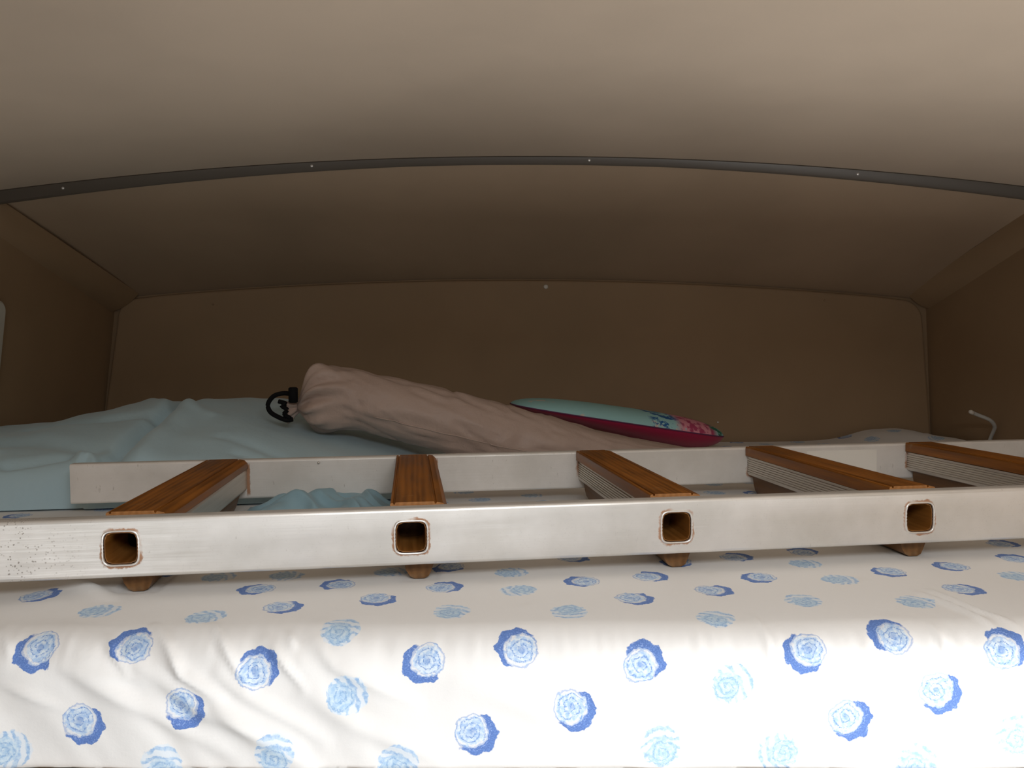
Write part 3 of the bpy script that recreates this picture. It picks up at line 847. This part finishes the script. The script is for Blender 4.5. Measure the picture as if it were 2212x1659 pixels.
# black cord loop and cord lock
lp = spline([(-.398, 1.40, -.078), (-.412, 1.398, -.077), (-.428, 1.397, -.082), (-.438, 1.396, -.096), (-.434, 1.395, -.110), (-.420, 1.394, -.119), (-.405, 1.395, -.125), (-.395, 1.400, -.124)], 6)
V, F = tube_geo(lp, .0042, 10); wparent(mesh_obj('cord_loop', V, F, M['black'], None, True), bag)
V, F = tube_geo([(-.393, 1.397, -.094), (-.393, 1.397, -.092), (-.393, 1.397, -.068), (-.393, 1.397, -.066)], [.006, .0085, .0085, .006], 12)
lk = wparent(mesh_obj('cord_lock', V, F, M['black'], None, True), bag)
kn = spline([(-.398, 1.396, -.122), (-.408, 1.392, -.114), (-.402, 1.390, -.106), (-.412, 1.391, -.099), (-.405, 1.392, -.095), (-.418, 1.392, -.091)], 5)
V, F = tube_geo(kn, .0040, 8); wparent(mesh_obj('cord_knot', V, F, M['black'], None, True), bag)

# ------------------------------------------------------------------ floral oval pad behind the bag
A_, B_ = Vector((0.0, 1.745, -.1205)), Vector((.487, 1.845, -.2000))
cen = (A_+B_)/2; ax = (B_-A_).normalized()
hl = (B_-A_).length/2
fw = Vector((0, 1, 0)); fw = (fw-ax*fw.dot(ax)).normalized(); upv = ax.cross(fw).normalized()
if upv.z < 0: upv = -upv
tilt = math.radians(-2)   # its near edge is raised
fw2 = fw*math.cos(tilt)+upv*math.sin(tilt); up2 = upv*math.cos(tilt)-fw*math.sin(tilt)
pad = empty('oval_pad'); m4 = Matrix.Identity(4)
for i, e in enumerate((ax, fw2, up2)):
    for k in range(3): m4[k][i] = e[k]
m4.translation = cen; pad.matrix_world = m4
setp(pad, 'flat oval pad, light blue floral top over magenta underside, propped behind the tan bag', 'cushion')
def pad_half(sgn):
    V = []; nr, na = 16, 64
    for j in range(nr):
        rr = math.sin(PI/2*j/(nr-1))
        for i in range(na):
            a = 2*PI*i/na; c, s_ = math.cos(a), math.sin(a)
            px = hl*rr*math.copysign(abs(c)**.62, c); py = .118*rr*math.copysign(abs(s_)**.75, s_)
            th = (.031*(1+.12*px/hl) if sgn > 0 else .032*(1+.62*px/hl))
            V.append((px, py, sgn*th*max(0, 1-rr**3.4)**.55))
    F = grid_faces(na, nr, True)
    F.append(tuple(range(na)))
    return V, F
V, F = pad_half(1); p1 = mesh_obj('top_cover', V, F, M['floral'], pad, True); fix_normals(p1); p1['label'] = 'light blue floral top'
p1.data.polygons.foreach_set('use_smooth', [True]*len(p1.data.polygons))
V, F = pad_half(-1); p2 = mesh_obj('underside', V, F, M['magenta'], pad, True); fix_normals(p2); p2['label'] = 'magenta underside'
p2.data.polygons.foreach_set('use_smooth', [True]*len(p2.data.polygons))
ring = []
for i in range(65):
    a = 2*PI*i/64; c, s_ = math.cos(a), math.sin(a)
    ring.append((hl*math.copysign(abs(c)**.62, c), .118*math.copysign(abs(s_)**.75, s_), 0))
V, F = tube_geo(ring, .0016, 6); mesh_obj('piping', V, F, M['piping'], pad, True)

# ------------------------------------------------------------------ pale upright panel on the left wall, bent rod at the right wall
def rounded_panel(name, y0, y1, z0, z1, r, mat):
    P = []
    for cy, cz, a0 in ((y1-r, z1-r, 0), (y0+r, z1-r, 90), (y0+r, z0+r, 180), (y1-r, z0+r, 270)):
        for k in range(7):
            a = math.radians(a0+15*k); P.append((cy+r*math.cos(a), cz+r*math.sin(a)))
    n = len(P)
    V = [(lwall(z)+.0005, y, z) for y, z in P]+[(lwall(z)+.013, y, z) for y, z in P]+[(lwall(z)+.017, y+(-.004 if y > (y0+y1)/2 else .004), z+(-.004 if z > (z0+z1)/2 else .004)) for y, z in P]
    F = [tuple(range(n)), tuple(range(2*n, 3*n))]+grid_faces(n, 3, True)
    o = mesh_obj(name, V, F, mat); fix_normals(o); smooth_angle(o, 40); return o
wp = rounded_panel('wall_panel', 1.20, 1.560, -.145, .098, .018, M['pale_plastic'])
setp(wp, 'pale upright panel with rounded corner fixed to the left wall above the duvet', 'panel')
rx = 1.052
rod = empty('bent_rod', (1.06, 1.70, -.20))
setp(rod, 'thin pale bent rod sticking out beside the right wall near the mattress', 'rod')
P = spline([(1.074, 1.745, -.203), (1.072, 1.735, -.190), (1.066, 1.715, -.170), (1.055, 1.705, -.158), (1.042, 1.700, -.150), (1.022, 1.70, -.142), (1.005, 1.70, -.135)], 6)
V, F = tube_geo(P, .0040, 8); wparent(mesh_obj('rod_shaft', V, F, M['rod'], None, True), rod)
V, F = tube_geo([(1.000, 1.70, -.1330), (1.003, 1.70, -.1342), (1.010, 1.70, -.1372)], [.0030, .0046, .0046], 8)
wparent(mesh_obj('end_cap', V, F, M['cap'], None, True), rod)
